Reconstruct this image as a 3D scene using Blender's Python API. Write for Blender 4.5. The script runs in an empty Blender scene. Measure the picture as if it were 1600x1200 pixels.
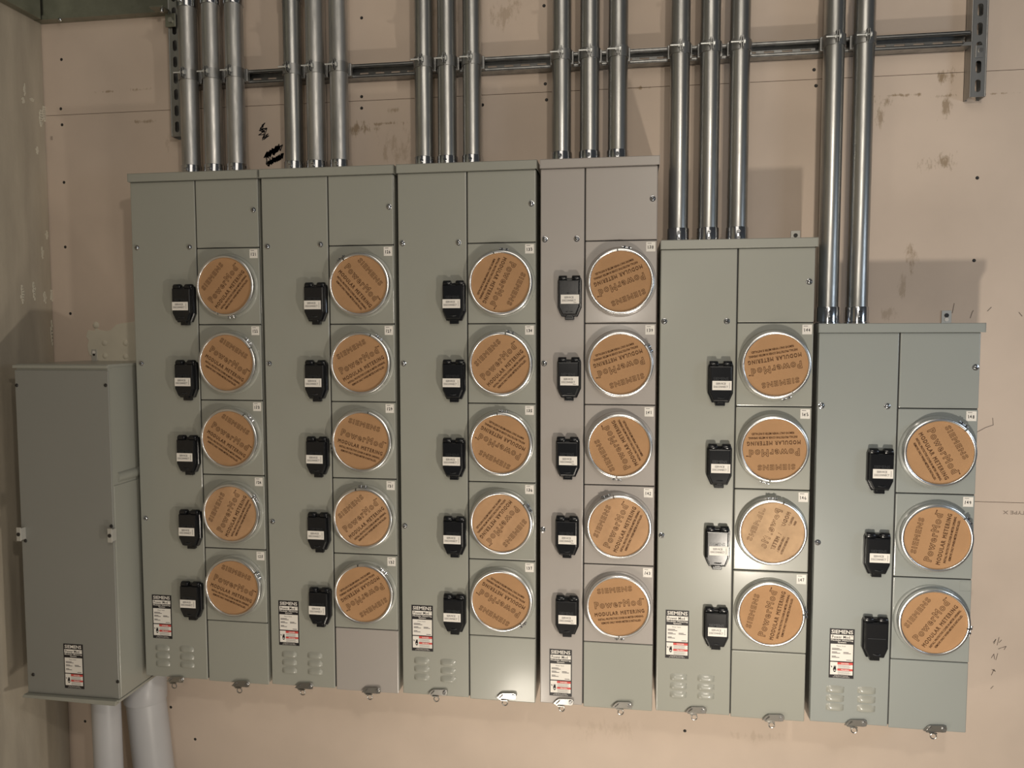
import bpy, bmesh, math, random
from mathutils import Matrix, Vector, noise

# ------------------------------------------------------------ camera, light
S = bpy.context.scene
COL = S.collection
FPX = 1202.0
YAW, PITCH, ROLL = 0.146756156, -0.0643656987, 0.00140144726
CAM = Vector((0.0, -2.17195994, -0.259416334))
MR = (Matrix.Rotation(YAW, 3, 'Z') @ Matrix.Rotation(PITCH, 3, 'X') @ Matrix.Rotation(ROLL, 3, 'Y'))
cd = bpy.data.cameras.new('camera')
cam = bpy.data.objects.new('camera', cd)
COL.objects.link(cam)
cd.sensor_width = 36.0
cd.lens = FPX / 1600.0 * 36.0
cd.clip_start = 0.02
cam.matrix_world = Matrix.Translation(CAM) @ (MR @ Matrix(((1, 0, 0), (0, 0, -1), (0, 1, 0)))).to_4x4()
S.camera = cam

def at(px, py, Y):
    """point of the plane y=Y seen at a pixel of the 1600x1200 photograph"""
    d = MR @ Vector(((px - 800) / FPX, 1.0, -(py - 600) / FPX))
    return CAM + d * ((Y - CAM.y) / d.y)

w = bpy.data.worlds.new('dim_room')
S.world = w
w.use_nodes = True
w.node_tree.nodes['Background'].inputs[0].default_value = (0.80, 0.84, 0.88, 1)
w.node_tree.nodes['Background'].inputs[1].default_value = 0.05

def point_light(name, loc, energy, radius, col):
    l = bpy.data.lights.new(name, 'POINT')
    l.energy = energy
    l.shadow_soft_size = radius
    l.color = col
    o = bpy.data.objects.new(name, l)
    o.location = loc
    COL.objects.link(o)
    return o

def area_light(name, loc, target, energy, size, col, sy=None):
    l = bpy.data.lights.new(name, 'AREA')
    l.energy = energy
    l.size = size
    if sy:
        l.shape = 'RECTANGLE'
        l.size_y = sy
    l.color = col
    o = bpy.data.objects.new(name, l)
    o.location = loc
    d = Vector(target) - Vector(loc)
    o.rotation_euler = d.to_track_quat('-Z', 'Y').to_euler()
    COL.objects.link(o)
    return o

WARM = (1.0, 0.905, 0.775)
point_light('work_lamp', (0.504, -1.078, -1.165), 29.0, 0.035, WARM)
point_light('low_work_lamp', (-0.42, -0.98, -1.80), 10.5, 0.09, WARM)
point_light('upper_work_lamp', (0.55, -2.45, 0.72), 34.0, 0.06, WARM)
point_light('room_lamp', (-0.03, -3.0, -0.07), 24.0, 0.07, WARM)
area_light('overhead_fill', (0.0, -2.6, 1.85), (0.0, 0.2, -0.3), 10.0, 1.5, WARM)  # added overhead fill to raise the general level, no known fixture
area_light('cool_side_light', (2.3, -1.3, -0.1), (0.9, 0.1, -0.6), 5.0, 0.5, (0.74, 0.86, 1.0))
S.view_settings.view_transform = 'Standard'
S.view_settings.look = 'None'
S.view_settings.gamma = 1.0
S.view_settings.use_curve_mapping = False
S.view_settings.exposure = 0.4

# ---------------------------------------------------------------- materials
def new_mat(name):
    m = bpy.data.materials.new(name)
    m.use_nodes = True
    nt = m.node_tree
    return m, nt, nt.nodes['Principled BSDF']

def plain(name, col, rough=0.5, metal=0.0, spec=0.5, bump=0.0, bscale=200.0, var=0.0, vscale=6.0, coat=0.0):
    m, nt, b = new_mat(name)
    b.inputs['Roughness'].default_value = rough
    b.inputs['Metallic'].default_value = metal
    b.inputs['Specular IOR Level'].default_value = spec
    b.inputs['Coat Weight'].default_value = coat
    b.inputs['Coat Roughness'].default_value = 0.15
    b.inputs['Base Color'].default_value = (*col, 1)
    tc = nt.nodes.new('ShaderNodeTexCoord')
    if var > 0:
        n = nt.nodes.new('ShaderNodeTexNoise')
        n.inputs['Scale'].default_value = vscale
        n.inputs['Detail'].default_value = 6
        nt.links.new(tc.outputs['Object'], n.inputs['Vector'])
        r = nt.nodes.new('ShaderNodeMapRange')
        r.inputs[1].default_value = 0.3
        r.inputs[2].default_value = 0.7
        r.inputs[3].default_value = 1 - var
        r.inputs[4].default_value = 1 + var
        nt.links.new(n.outputs['Fac'], r.inputs[0])
        v = nt.nodes.new('ShaderNodeVectorMath')
        v.operation = 'SCALE'
        v.inputs[0].default_value = col
        nt.links.new(r.outputs[0], v.inputs['Scale'])
        nt.links.new(v.outputs[0], b.inputs['Base Color'])
    if bump > 0:
        n = nt.nodes.new('ShaderNodeTexNoise')
        n.inputs['Scale'].default_value = bscale
        n.inputs['Detail'].default_value = 3
        nt.links.new(tc.outputs['Object'], n.inputs['Vector'])
        bp = nt.nodes.new('ShaderNodeBump')
        bp.inputs['Strength'].default_value = bump
        bp.inputs['Distance'].default_value = 0.001
        nt.links.new(n.outputs['Fac'], bp.inputs['Height'])
        nt.links.new(bp.outputs[0], b.inputs['Normal'])
    return m

def galvanised(name, c0, c1, r0, r1, stretch=(1, 1, 0.15), scale=30):
    m, nt, b = new_mat(name)
    b.inputs['Metallic'].default_value = 0.97
    tc = nt.nodes.new('ShaderNodeTexCoord')
    mp = nt.nodes.new('ShaderNodeMapping')
    mp.inputs['Scale'].default_value = stretch
    nt.links.new(tc.outputs['Object'], mp.inputs['Vector'])
    oi = nt.nodes.new('ShaderNodeObjectInfo')
    ad = nt.nodes.new('ShaderNodeVectorMath')
    ad.operation = 'ADD'
    sc = nt.nodes.new('ShaderNodeVectorMath')
    sc.operation = 'SCALE'
    sc.inputs[0].default_value = (7.3, 3.1, 5.7)
    nt.links.new(oi.outputs['Random'], sc.inputs['Scale'])
    nt.links.new(mp.outputs[0], ad.inputs[0])
    nt.links.new(sc.outputs[0], ad.inputs[1])
    n = nt.nodes.new('ShaderNodeTexNoise')
    n.inputs['Scale'].default_value = scale
    n.inputs['Detail'].default_value = 8
    n.inputs['Roughness'].default_value = 0.65
    nt.links.new(ad.outputs[0], n.inputs['Vector'])
    cr = nt.nodes.new('ShaderNodeValToRGB')
    cr.color_ramp.elements[0].position = 0.3
    cr.color_ramp.elements[1].position = 0.72
    cr.color_ramp.elements[0].color = (*c0, 1)
    cr.color_ramp.elements[1].color = (*c1, 1)
    nt.links.new(n.outputs['Fac'], cr.inputs[0])
    nt.links.new(cr.outputs[0], b.inputs['Base Color'])
    rr = nt.nodes.new('ShaderNodeMapRange')
    rr.inputs[1].default_value = 0.3
    rr.inputs[2].default_value = 0.7
    rr.inputs[3].default_value = r1
    rr.inputs[4].default_value = r0
    nt.links.new(n.outputs['Fac'], rr.inputs[0])
    nt.links.new(rr.outputs[0], b.inputs['Roughness'])
    return m

def stained(name, base, dark, spots, streak=False, rough=0.85, bump=0.25, mott=0.10):
    """board or concrete: mottled base plus dirt patches at given places (x, z, rx, rz, strength)"""
    m, nt, b = new_mat(name)
    N, L = nt.nodes, nt.links
    b.inputs['Roughness'].default_value = rough
    b.inputs['Specular IOR Level'].default_value = 0.25
    tc = N.new('ShaderNodeTexCoord')
    n1 = N.new('ShaderNodeTexNoise')
    n1.inputs['Scale'].default_value = 2.6
    n1.inputs['Detail'].default_value = 7
    if streak:
        mp = N.new('ShaderNodeMapping')
        mp.inputs['Scale'].default_value = (4.0, 4.0, 0.7)
        L.new(tc.outputs['Object'], mp.inputs['Vector'])
        L.new(mp.outputs[0], n1.inputs['Vector'])
    else:
        L.new(tc.outputs['Object'], n1.inputs['Vector'])
    r = N.new('ShaderNodeMapRange')
    r.inputs[1].default_value = 0.3
    r.inputs[2].default_value = 0.7
    r.inputs[3].default_value = 1 - mott
    r.inputs[4].default_value = 1 + mott
    L.new(n1.outputs['Fac'], r.inputs[0])
    v = N.new('ShaderNodeVectorMath')
    v.operation = 'SCALE'
    v.inputs[0].default_value = base
    L.new(r.outputs[0], v.inputs['Scale'])
    nf = N.new('ShaderNodeTexNoise')
    nf.inputs['Scale'].default_value = 38
    nf.inputs['Detail'].default_value = 8
    nf.inputs['Roughness'].default_value = 0.7
    mp2 = N.new('ShaderNodeMapping')
    mp2.inputs['Scale'].default_value = (1.6, 1.0, 0.6)
    L.new(tc.outputs['Object'], mp2.inputs['Vector'])
    L.new(mp2.outputs[0], nf.inputs['Vector'])
    acc = None
    for (x, z, rx, rz, s) in spots:
        sub = N.new('ShaderNodeVectorMath')
        sub.operation = 'SUBTRACT'
        sub.inputs[1].default_value = (x, 0, z)
        L.new(tc.outputs['Object'], sub.inputs[0])
        mu = N.new('ShaderNodeVectorMath')
        mu.operation = 'MULTIPLY'
        mu.inputs[1].default_value = (1 / rx, 0, 1 / rz)
        L.new(sub.outputs[0], mu.inputs[0])
        le = N.new('ShaderNodeVectorMath')
        le.operation = 'LENGTH'
        L.new(mu.outputs[0], le.inputs[0])
        a = N.new('ShaderNodeMath')      # noise - 0.32*dist
        a.operation = 'MULTIPLY_ADD'
        a.inputs[1].default_value = -0.22
        L.new(le.outputs['Value'], a.inputs[0])
        L.new(nf.outputs['Fac'], a.inputs[2])
        q = N.new('ShaderNodeMapRange')
        q.inputs[1].default_value = 0.36
        q.inputs[2].default_value = 0.50
        q.inputs[3].default_value = 0
        q.inputs[4].default_value = s
        L.new(a.outputs[0], q.inputs[0])
        if acc is None:
            acc = q.outputs[0]
        else:
            mx = N.new('ShaderNodeMath')
            mx.operation = 'MAXIMUM'
            L.new(acc, mx.inputs[0])
            L.new(q.outputs[0], mx.inputs[1])
            acc = mx.outputs[0]
    if acc is not None:
        mix = N.new('ShaderNodeMix')
        mix.data_type = 'RGBA'
        L.new(acc, mix.inputs[0])
        L.new(v.outputs[0], mix.inputs[6])
        mix.inputs[7].default_value = (*dark, 1)
        L.new(mix.outputs[2], b.inputs['Base Color'])
    else:
        L.new(v.outputs[0], b.inputs['Base Color'])
    bp = N.new('ShaderNodeBump')
    bp.inputs['Strength'].default_value = bump
    bp.inputs['Distance'].default_value = 0.002
    L.new(nf.outputs['Fac'], bp.inputs['Height'])
    L.new(bp.outputs[0], b.inputs['Normal'])
    return m

def sp(px, py, rpx, rpy, s):
    p = at(px, py, 0.2)
    return (p.x, p.z, rpx / 507.0, rpy / 507.0, s)

WALL_SPOTS = [
    sp(700, 170, 22, 5, .75), sp(617, 172, 12, 6, .6), sp(560, 200, 30, 14, .8), sp(600, 193, 45, 4, .8),
    sp(620, 235, 45, 35, .35), sp(460, 200, 40, 6, .4), sp(1005, 137, 12, 3, .8),
    sp(1385, 158, 20, 12, .85), sp(1480, 118, 18, 14, .85), sp(1478, 165, 10, 26, .7), sp(1475, 150, 16, 4, .9),
    sp(1400, 149, 45, 3, .8), sp(1560, 146, 40, 2.5, .8), sp(1470, 255, 34, 16, .75), sp(1374, 185, 9, 22, .6),
    sp(1425, 405, 10, 26, .6), sp(1410, 450, 9, 28, .4), sp(1385, 490, 16, 12, .35),
    sp(225, 190, 34, 4, .6), sp(170, 143, 34, 3, .7), sp(218, 140, 30, 4, .6), sp(262, 225, 6, 30, .3),
    sp(700, 25, 40, 26, .35), sp(790, 20, 30, 30, .4), sp(1510, 660, 14, 6, .3), sp(350, 30, 30, 60, .25),
    sp(1180, 1150, 60, 10, .2), sp(950, 1140, 60, 20, .15),
]
M = {}
M['board'] = stained('pink_gypsum_board', (0.605, 0.50, 0.415), (0.26, 0.185, 0.11), WALL_SPOTS, mott=0.09, bump=0.12)
M['concrete'] = stained('concrete', (0.40, 0.355, 0.285), (0.12, 0.10, 0.08), [], streak=True, mott=0.22, bump=0.5)
M['gap'] = plain('dark_gap', (0.02, 0.016, 0.013), 0.9)
M['plaster'] = plain('white_plaster', (0.60, 0.56, 0.46), 0.9, bump=0.6, bscale=40, var=0.1)
M['paint'] = plain('grey_green_paint', (0.305, 0.307, 0.268), 0.38, spec=0.5, bump=0.03, bscale=500, var=0.02, vscale=3, coat=0.3)
M['paint_warm'] = plain('warm_grey_paint', (0.355, 0.325, 0.30), 0.38, spec=0.5, bump=0.03, bscale=500, var=0.02, vscale=3, coat=0.3)
M['paint_bluish'] = plain('blue_grey_paint', (0.285, 0.302, 0.285), 0.38, spec=0.5, bump=0.03, bscale=500, var=0.02, vscale=3, coat=0.3)
M['box_front'] = plain('darker_grey_front', (0.235, 0.235, 0.215), 0.42, spec=0.5, bump=0.03, bscale=500, var=0.02, vscale=3, coat=0.1)  # darker base grey, used on the junction box front cover only
M['inside'] = plain('dark_steel_inside', (0.02, 0.02, 0.02), 0.7)
M['pipe'] = galvanised('galvanised_pipe', (0.30, 0.30, 0.29), (0.56, 0.56, 0.54), 0.27, 0.42)
M['pipe_dull'] = galvanised('weathered_galvanised_pipe', (0.34, 0.34, 0.33), (0.62, 0.61, 0.59), 0.36, 0.6, scale=45)
M['strut'] = galvanised('galvanised_strut', (0.26, 0.26, 0.255), (0.42, 0.42, 0.41), 0.35, 0.5)
M['sheet'] = galvanised('galvanised_sheet', (0.20, 0.205, 0.17), (0.36, 0.365, 0.31), 0.33, 0.5, stretch=(1, 1, 1), scale=5)
M['zinc'] = plain('bright_zinc', (0.52, 0.53, 0.55), 0.16, metal=1.0)
M['steel'] = plain('latch_steel', (0.42, 0.41, 0.39), 0.32, metal=1.0)
M['ring'] = plain('aluminium_ring', (0.78, 0.78, 0.78), 0.28, metal=1.0, var=0.06, vscale=20)
M['kraft'] = plain('kraft_cardboard', (0.40, 0.232, 0.118), 0.8, spec=0.2, bump=0.15, bscale=300, var=0.06, vscale=14)
M['kraft_worn'] = plain('worn_kraft_cardboard', (0.45, 0.27, 0.145), 0.75, spec=0.25, bump=0.3, bscale=120, var=0.10, vscale=22)
M['kraft_pale'] = plain('pale_kraft_cardboard', (0.50, 0.335, 0.20), 0.8, spec=0.2, bump=0.5, bscale=90, var=0.14, vscale=26)
M['ink'] = plain('brown_ink', (0.055, 0.022, 0.012), 0.8, spec=0.1)
M['ink_faint'] = plain('faint_brown_ink', (0.17, 0.10, 0.06), 0.8, spec=0.1)
M['black'] = plain('black_plastic', (0.008, 0.0085, 0.010), 0.22, spec=0.5, bump=0.05, bscale=60)
M['black_emboss'] = plain('embossed_black_plastic', (0.02, 0.022, 0.025), 0.35)
M['label_black'] = plain('label_black', (0.012, 0.010, 0.012), 0.45)
M['label_white'] = plain('label_white', (0.78, 0.74, 0.68), 0.5)
M['label_red'] = plain('label_red', (0.60, 0.07, 0.06), 0.5)
M['label_grey'] = plain('label_print_grey', (0.11, 0.10, 0.10), 0.6)
M['marker'] = plain('black_marker', (0.010, 0.009, 0.012), 0.5)
M['pencil'] = plain('pencil', (0.16, 0.13, 0.11), 0.8)
M['print'] = plain('grey_board_print', (0.30, 0.24, 0.20), 0.8)
M['pvc'] = plain('grey_pvc', (0.43, 0.43, 0.44), 0.35, spec=0.5, var=0.05, vscale=5)
M['rod'] = plain('bolt_zinc', (0.78, 0.80, 0.78), 0.4, metal=0.6)
M['tab'] = plain('pale_zinc_tab', (0.52, 0.51, 0.47), 0.45, metal=0.4)
M['floor'] = plain('floor_concrete', (0.30, 0.28, 0.25), 0.8, var=0.1)
M['screw_dark'] = plain('dark_screw', (0.02, 0.018, 0.016), 0.5)

# ------------------------------------------------------------ mesh building
class MB:
    def __init__(s, mats):
        s.bm = bmesh.new()
        s.mats = mats if isinstance(mats, (list, tuple)) else [mats]
        s.smooth = False
    def mi(s, m):
        if m is None:
            return 0
        if m not in s.mats:
            s.mats = list(s.mats) + [m]
        return s.mats.index(m)
    def merge(s, b2, m=None, smooth=False):
        k = s.mi(m)
        vm = {}
        for v in b2.verts:
            vm[v] = s.bm.verts.new(v.co)
        for f in b2.faces:
            try:
                nf = s.bm.faces.new([vm[v] for v in f.verts])
            except ValueError:
                continue
            nf.material_index = k
            nf.smooth = smooth
        b2.free()
    def box(s, x0, x1, y0, y1, z0, z1, m=None, bev=0.0, seg=2):
        b = bmesh.new()
        bmesh.ops.create_cube(b, size=1)
        for v in b.verts:
            v.co = Vector(((x0 + x1) / 2 + v.co.x * (x1 - x0), (y0 + y1) / 2 + v.co.y * (y1 - y0), (z0 + z1) / 2 + v.co.z * (z1 - z0)))
        if bev > 0:
            bmesh.ops.bevel(b, geom=b.edges[:], offset=bev, segments=seg, affect='EDGES', profile=0.5)
        s.merge(b, m)
    def prism(s, pts, y0, y1, m=None, bev=0.0, seg=1):
        """pts = (x,z) outline, clockwise or not; extruded from y0 (front) to y1 (back)"""
        b = bmesh.new()
        fr = [b.verts.new((x, y0, z)) for x, z in pts]
        bk = [b.verts.new((x, y1, z)) for x, z in pts]
        n = len(pts)
        f0 = b.faces.new(fr)
        b.faces.new(bk[::-1])
        for i in range(n):
            b.faces.new((fr[(i + 1) % n], fr[i], bk[i], bk[(i + 1) % n]))
        bmesh.ops.recalc_face_normals(b, faces=b.faces[:])
        if bev > 0:
            ed = [e for e in b.edges if all(abs(v.co.y - y0) < 1e-7 for v in e.verts)]
            bmesh.ops.bevel(b, geom=ed, offset=bev, segments=seg, affect='EDGES', profile=0.5)
        s.merge(b, m)
    def lathe(s, prof, c, axis='Y', n=48, m=None, smooth=True, a0=0.0, a1=None, cap=False):
        """prof = [(r, h)...] around an axis through c"""
        c = Vector(c)
        full = a1 is None
        a1 = a0 + 2 * math.pi if full else a1
        k = n if full else n + 1
        ring = []
        for i in range(k):
            a = a0 + (a1 - a0) * i / n
            ca, sa = math.cos(a), math.sin(a)
            row = []
            for r, h in prof:
                if axis == 'Y':
                    p = Vector((r * ca, h, r * sa))
                elif axis == 'Z':
                    p = Vector((r * ca, r * sa, h))
                else:
                    p = Vector((h, r * ca, r * sa))
                row.append(s.bm.verts.new(c + p))
            ring.append(row)
        kk = s.mi(m)
        fs = []
        for i in range(n):
            A, B = ring[i], ring[(i + 1) % k]
            for j in range(len(prof) - 1):
                try:
                    f = s.bm.faces.new((A[j], B[j], B[j + 1], A[j + 1]))
                    f.material_index = kk
                    f.smooth = smooth
                    fs.append(f)
                except ValueError:
                    pass
        if cap and full:
            for j in (0, len(prof) - 1):
                try:
                    f = s.bm.faces.new([ring[i][j] for i in range(k)])
                    f.material_index = kk
                    fs.append(f)
                except ValueError:
                    pass
        if not full:
            for i in (0, k - 1):
                try:
                    f = s.bm.faces.new(ring[i])
                    f.material_index = kk
                    fs.append(f)
                except ValueError:
                    pass
        bmesh.ops.recalc_face_normals(s.bm, faces=fs)
    def cyl(s, p0, p1, r, m=None, n=16, smooth=True):
        p0, p1 = Vector(p0), Vector(p1)
        d = (p1 - p0)
        q = d.to_track_quat('Z', 'Y').to_matrix()
        A, B = [], []
        for i in range(n):
            a = 2 * math.pi * i / n
            o = q @ Vector((r * math.cos(a), r * math.sin(a), 0))
            A.append(s.bm.verts.new(p0 + o))
            B.append(s.bm.verts.new(p1 + o))
        kk = s.mi(m)
        for i in range(n):
            f = s.bm.faces.new((A[i], A[(i + 1) % n], B[(i + 1) % n], B[i]))
            f.material_index = kk
            f.smooth = smooth
        for L_ in (A[::-1], B):
            f = s.bm.faces.new(L_)
            f.material_index = kk
    def tube(s, pts, r, m=None, n=8, closed=False):
        pts = [Vector(p) for p in pts]
        rows = []
        N_ = len(pts)
        for i, p in enumerate(pts):
            a = pts[(i - 1) % N_] if (closed or i > 0) else p
            b = pts[(i + 1) % N_] if (closed or i < N_ - 1) else p
            q = (b - a).to_track_quat('Z', 'Y').to_matrix()
            rows.append([s.bm.verts.new(p + q @ Vector((r * math.cos(2 * math.pi * k / n), r * math.sin(2 * math.pi * k / n), 0))) for k in range(n)])
        kk = s.mi(m)
        for i in range(N_ if closed else N_ - 1):
            A, B = rows[i], rows[(i + 1) % N_]
            for k in range(n):
                f = s.bm.faces.new((A[k], A[(k + 1) % n], B[(k + 1) % n], B[k]))
                f.material_index = kk
                f.smooth = True
        if not closed:
            for L_ in (rows[0][::-1], rows[-1]):
                f = s.bm.faces.new(L_)
                f.material_index = kk
    def flat(s, pts, y, m=None):
        f = s.bm.faces.new([s.bm.verts.new((x, y, z)) for x, z in pts])
        f.material_index = s.mi(m)
        f.normal_update()
        if f.normal.y > 0:
            f.normal_flip()
    def rect(s, x0, x1, z0, z1, y, m=None):
        s.flat([(x0, z0), (x1, z0), (x1, z1), (x0, z1)], y, m)
    def text(s, t, cx, cz, wd, ht, y, m=None, outline=0.0, bold=0.0, rot=0.0, shear=0.0):
        """lettering facing -Y, fitted to a box wd x ht around (cx, cz)"""
        vs, fs = glyphs(t, outline, bold, wd / max(ht, 1e-6), shear)
        ca, sa = math.cos(rot), math.sin(rot)
        kk = s.mi(m)
        vv = []
        for x, z, d in vs:
            X, Z = x * wd, z * ht
            vv.append(s.bm.verts.new((cx + X * ca - Z * sa, y - d * ht, cz + X * sa + Z * ca)))
        for f in fs:
            try:
                nf = s.bm.faces.new([vv[i] for i in f])
                nf.material_index = kk
            except ValueError:
                pass
    def build(s, name, parent=None, origin=None):
        me = bpy.data.meshes.new(name)
        s.bm.normal_update()
        for e in s.bm.edges:
            if len(e.link_faces) == 2 and e.calc_face_angle(0.0) > 0.75:
                e.smooth = False
        o_ = Vector(origin) if origin is not None else Vector((0, 0, 0))
        for v in s.bm.verts:
            v.co -= o_
        s.bm.to_mesh(me)
        s.bm.free()
        for m in s.mats:
            me.materials.append(m)
        o = bpy.data.objects.new(name, me)
        COL.objects.link(o)
        if parent is not None:
            o.parent = parent
            o.location = o_ - wloc(parent)
        else:
            o.location = o_
        return o

def wloc(o):
    p = Vector(o.location)
    while o.parent is not None:
        o = o.parent
        p += Vector(o.location)
    return p

_gc = {}
def glyphs(t, outline, bold, aspect, shear):
    key = (t, outline, bold, shear)
    if key not in _gc:
        cu = bpy.data.curves.new('lettering', 'FONT')
        cu.body = t
        cu.size = 1.0
        cu.resolution_u = 2
        cu.offset = bold
        cu.shear = shear
        cu.space_character = 1.27 if outline > 0 else 1.0
        if outline > 0:
            cu.fill_mode = 'NONE'
            cu.bevel_depth = outline
            cu.bevel_resolution = 0
        else:
            cu.fill_mode = 'FRONT'
        ob = bpy.data.objects.new('lettering', cu)
        COL.objects.link(ob)
        dg = bpy.context.evaluated_depsgraph_get()
        me = bpy.data.meshes.new_from_object(ob.evaluated_get(dg))
        vs = [tuple(v.co) for v in me.vertices]
        fs = [tuple(p.vertices) for p in me.polygons]
        bpy.data.objects.remove(ob)
        bpy.data.curves.remove(cu)
        bpy.data.meshes.remove(me)
        xs = [v[0] for v in vs]
        zs = [v[1] for v in vs]
        x0, x1, z0, z1 = min(xs), max(xs), min(zs), max(zs)
        h = max(z1 - z0, 1e-6)
        vs = [((v[0] - x0) / (x1 - x0) - .5, (v[1] - z0) / h - .5, v[2] / h * 0.3) for v in vs]
        _gc[key] = (vs, fs)
    return _gc[key]

def thing(name, label, cat, loc, group=None):
    o = bpy.data.objects.new(name, None)
    o.empty_display_size = 0.05
    COL.objects.link(o)
    o.location = loc
    o['label'] = label
    o['category'] = cat
    if group:
        o['group'] = group
    return o

def tag(o, label, cat, group=None):
    o['label'] = label
    o['category'] = cat
    if group:
        o['group'] = group
    return o

def struct(o):
    o['kind'] = 'structure'
    return o

ORD = ['leftmost', 'middle', 'rightmost']
ORD5 = ['first', 'second', 'third', 'fourth', 'fifth', 'sixth']

# ------------------------------------------------------------------ setting
WY = 0.20            # face of the gypsum wall
WX = -1.93           # face of the concrete side wall
ZF, ZC = -1.95, 1.9
b = MB(M['board'])
for z0, z1 in ((ZF, -0.7448), (-0.7432, 0.4722), (0.4738, ZC)):
    b.box(WX - 0.012, 2.6, WY, WY + 0.016, z0, z1, M['board'])
b.box(WX - 0.05, 2.6, WY + 0.012, WY + 0.06, ZF, ZC, M['gap'])
wall = struct(b.build('wall_back'))
b = MB(M['concrete'])
b.box(WX - 0.15, WX, -4.0, WY - 0.003, ZF, ZC)
wall_l = struct(b.build('wall_left'))
b = MB(M['floor'])
b.box(WX - 0.15, 2.6, -4.0, WY + 0.06, ZF - 0.1, ZF)
struct(b.build('floor'))

def wall_part(name, b, label=None):
    o = b.build(name, wall)
    if label:
        o['label'] = label
    return o

for (px, py) in [(96, 93), (95, 170), (97, 195), (100, 285), (102, 386), (110, 490), (565, 28), (565, 151), (565, 169),
                 (850, 9), (852, 131), (854, 156), (1272, 109), (1275, 134), (1527, 278), (133, 1127), (267, 1105),
                 (305, 1155), (754, 164), (1070, 1142), (1522, 407)]:
    p = at(px, py, WY)
    b = MB(M['screw_dark'])
    b.lathe([(0.0001, -0.0002), (0.0022, -0.0002), (0.0040, -0.0010), (0.0050, 0.0)], (p.x, WY, p.z), n=14, smooth=False)
    wall_part('drywall_screw', b)

def scrib(pts, r, mat, Y=WY - 0.0006):
    b = MB(mat)
    P = [at(x, y, Y) for x, y in pts]
    for a, c in zip(P[:-1], P[1:]):
        d = (c - a)
        if d.length < 1e-6:
            continue
        n = Vector((-d.z, 0, d.x)).normalized() * r
        e = d.normalized() * r * 0.5
        q = [a - n - e, c - n + e, c + n + e, a + n - e]
        b.flat([(v.x, v.z) for v in q], Y, mat)
    return b

rnd = random.Random(4)
def hatch(b, x0, y0, x1, y1, wd, n):
    """dense back-and-forth marker strokes along a band"""
    pts = []
    for i in range(n):
        t = i / (n - 1)
        cx, cy = x0 + (x1 - x0) * t, y0 + (y1 - y0) * t
        s = 1 if i % 2 else -1
        pts.append((cx + rnd.uniform(-3, 3) + s * wd * .35, cy + rnd.uniform(-2, 2) - s * wd))
    return pts
b = scrib([(409, 196), (414, 192), (410, 198), (406, 202), (417, 200), (405, 204), (414, 206), (407, 200), (412, 194), (409, 206), (417, 201), (414, 210), (404, 211), (413, 205), (412, 214), (419, 209), (412, 218), (420, 212), (410, 216), (413, 211), (410, 219)], 0.0013, M['marker'])
wall_part('marker_scribble', b, 'small black marker scribble on the board')
b = MB(M['marker'])
allp = hatch(b, 416, 243, 437, 231, 4.2, 70)
allp2 = hatch(b, 418, 255, 441, 244, 3.6, 70)
b = scrib(allp + [(415, 244), (417, 250), (416, 256)] + allp2, 0.0017, M['marker'])
wall_part('marker_scribble', b, 'two thick black marker bars on the board')
# pencil sums, crack lines and print on the board at the right
b = scrib([(1527, 675), (1540, 668), (1552, 664), (1551, 653)], 0.0008, M['pencil'])
wall_part('board_crack', b)
for i, st in enumerate([[(1552, 1004), (1556, 999), (1553, 1006)], [(1558, 1008), (1561, 996)], [(1561, 1004), (1565, 1000)], [(1549, 1028), (1553, 1022), (1554, 1030)], [(1556, 1031), (1559, 1021)],
                        [(1566, 1012), (1572, 1010), (1569, 1015)], [(1549, 1055), (1553, 1046), (1555, 1049), (1550, 1046)], [(1552, 1072), (1548, 1076)], [(1592, 488), (1597, 494)], [(1543, 486), (1549, 480)],
                        [(1516, 497), (1519, 488), (1521, 485)], [(1488, 489), (1491, 474)], [(1565, 1012), (1560, 1014)]]):
    wall_part('pencil_mark', scrib(st, 0.0009, M['pencil']))
b = MB(M['print'])
p = at(1585, 801, WY)
b.text('TYPE X', p.x, p.z, 0.062, 0.010, WY - 0.0006, M['print'], rot=math.pi, bold=0.02)
wall_part('board_print', b, 'upside-down printed words TYPE X')
b = MB(M['print'])
p = at(79, 216, WY)
b.text('10', p.x + .004, p.z, 0.008, 0.014, WY - 0.0006, M['print'], bold=0.03)
wall_part('board_print', b)
# plaster patch left of the first cabinet
pts = []
rr = random.Random(9)
for (x, y) in [(136, 522), (138, 516), (148, 517), (150, 513), (158, 516), (166, 517), (173, 516), (182, 507), (192, 505), (206, 503), (222, 500), (232, 520), (232, 566), (160, 568), (152, 562), (148, 566), (150, 558), (141, 555), (138, 548), (137, 540), (139, 532), (135, 527)]:
    q = at(x, y, WY)
    pts.append((q.x, q.z))
b = MB(M['plaster'])
b.prism(pts, WY - 0.0025, WY + 0.002, bev=0.0012)
for (x, y) in [(164, 536), (165, 556), (197, 536), (197, 557), (150, 508)]:
    q = at(x, y, WY)
    b.lathe([(0.0002, -0.006), (0.006, -0.0055), (0.010, -0.0028), (0.012, 0.0)], (q.x, WY, q.z), n=12)
wall_part('plaster_patch', b, 'rough pale plaster patch on the board')
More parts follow.
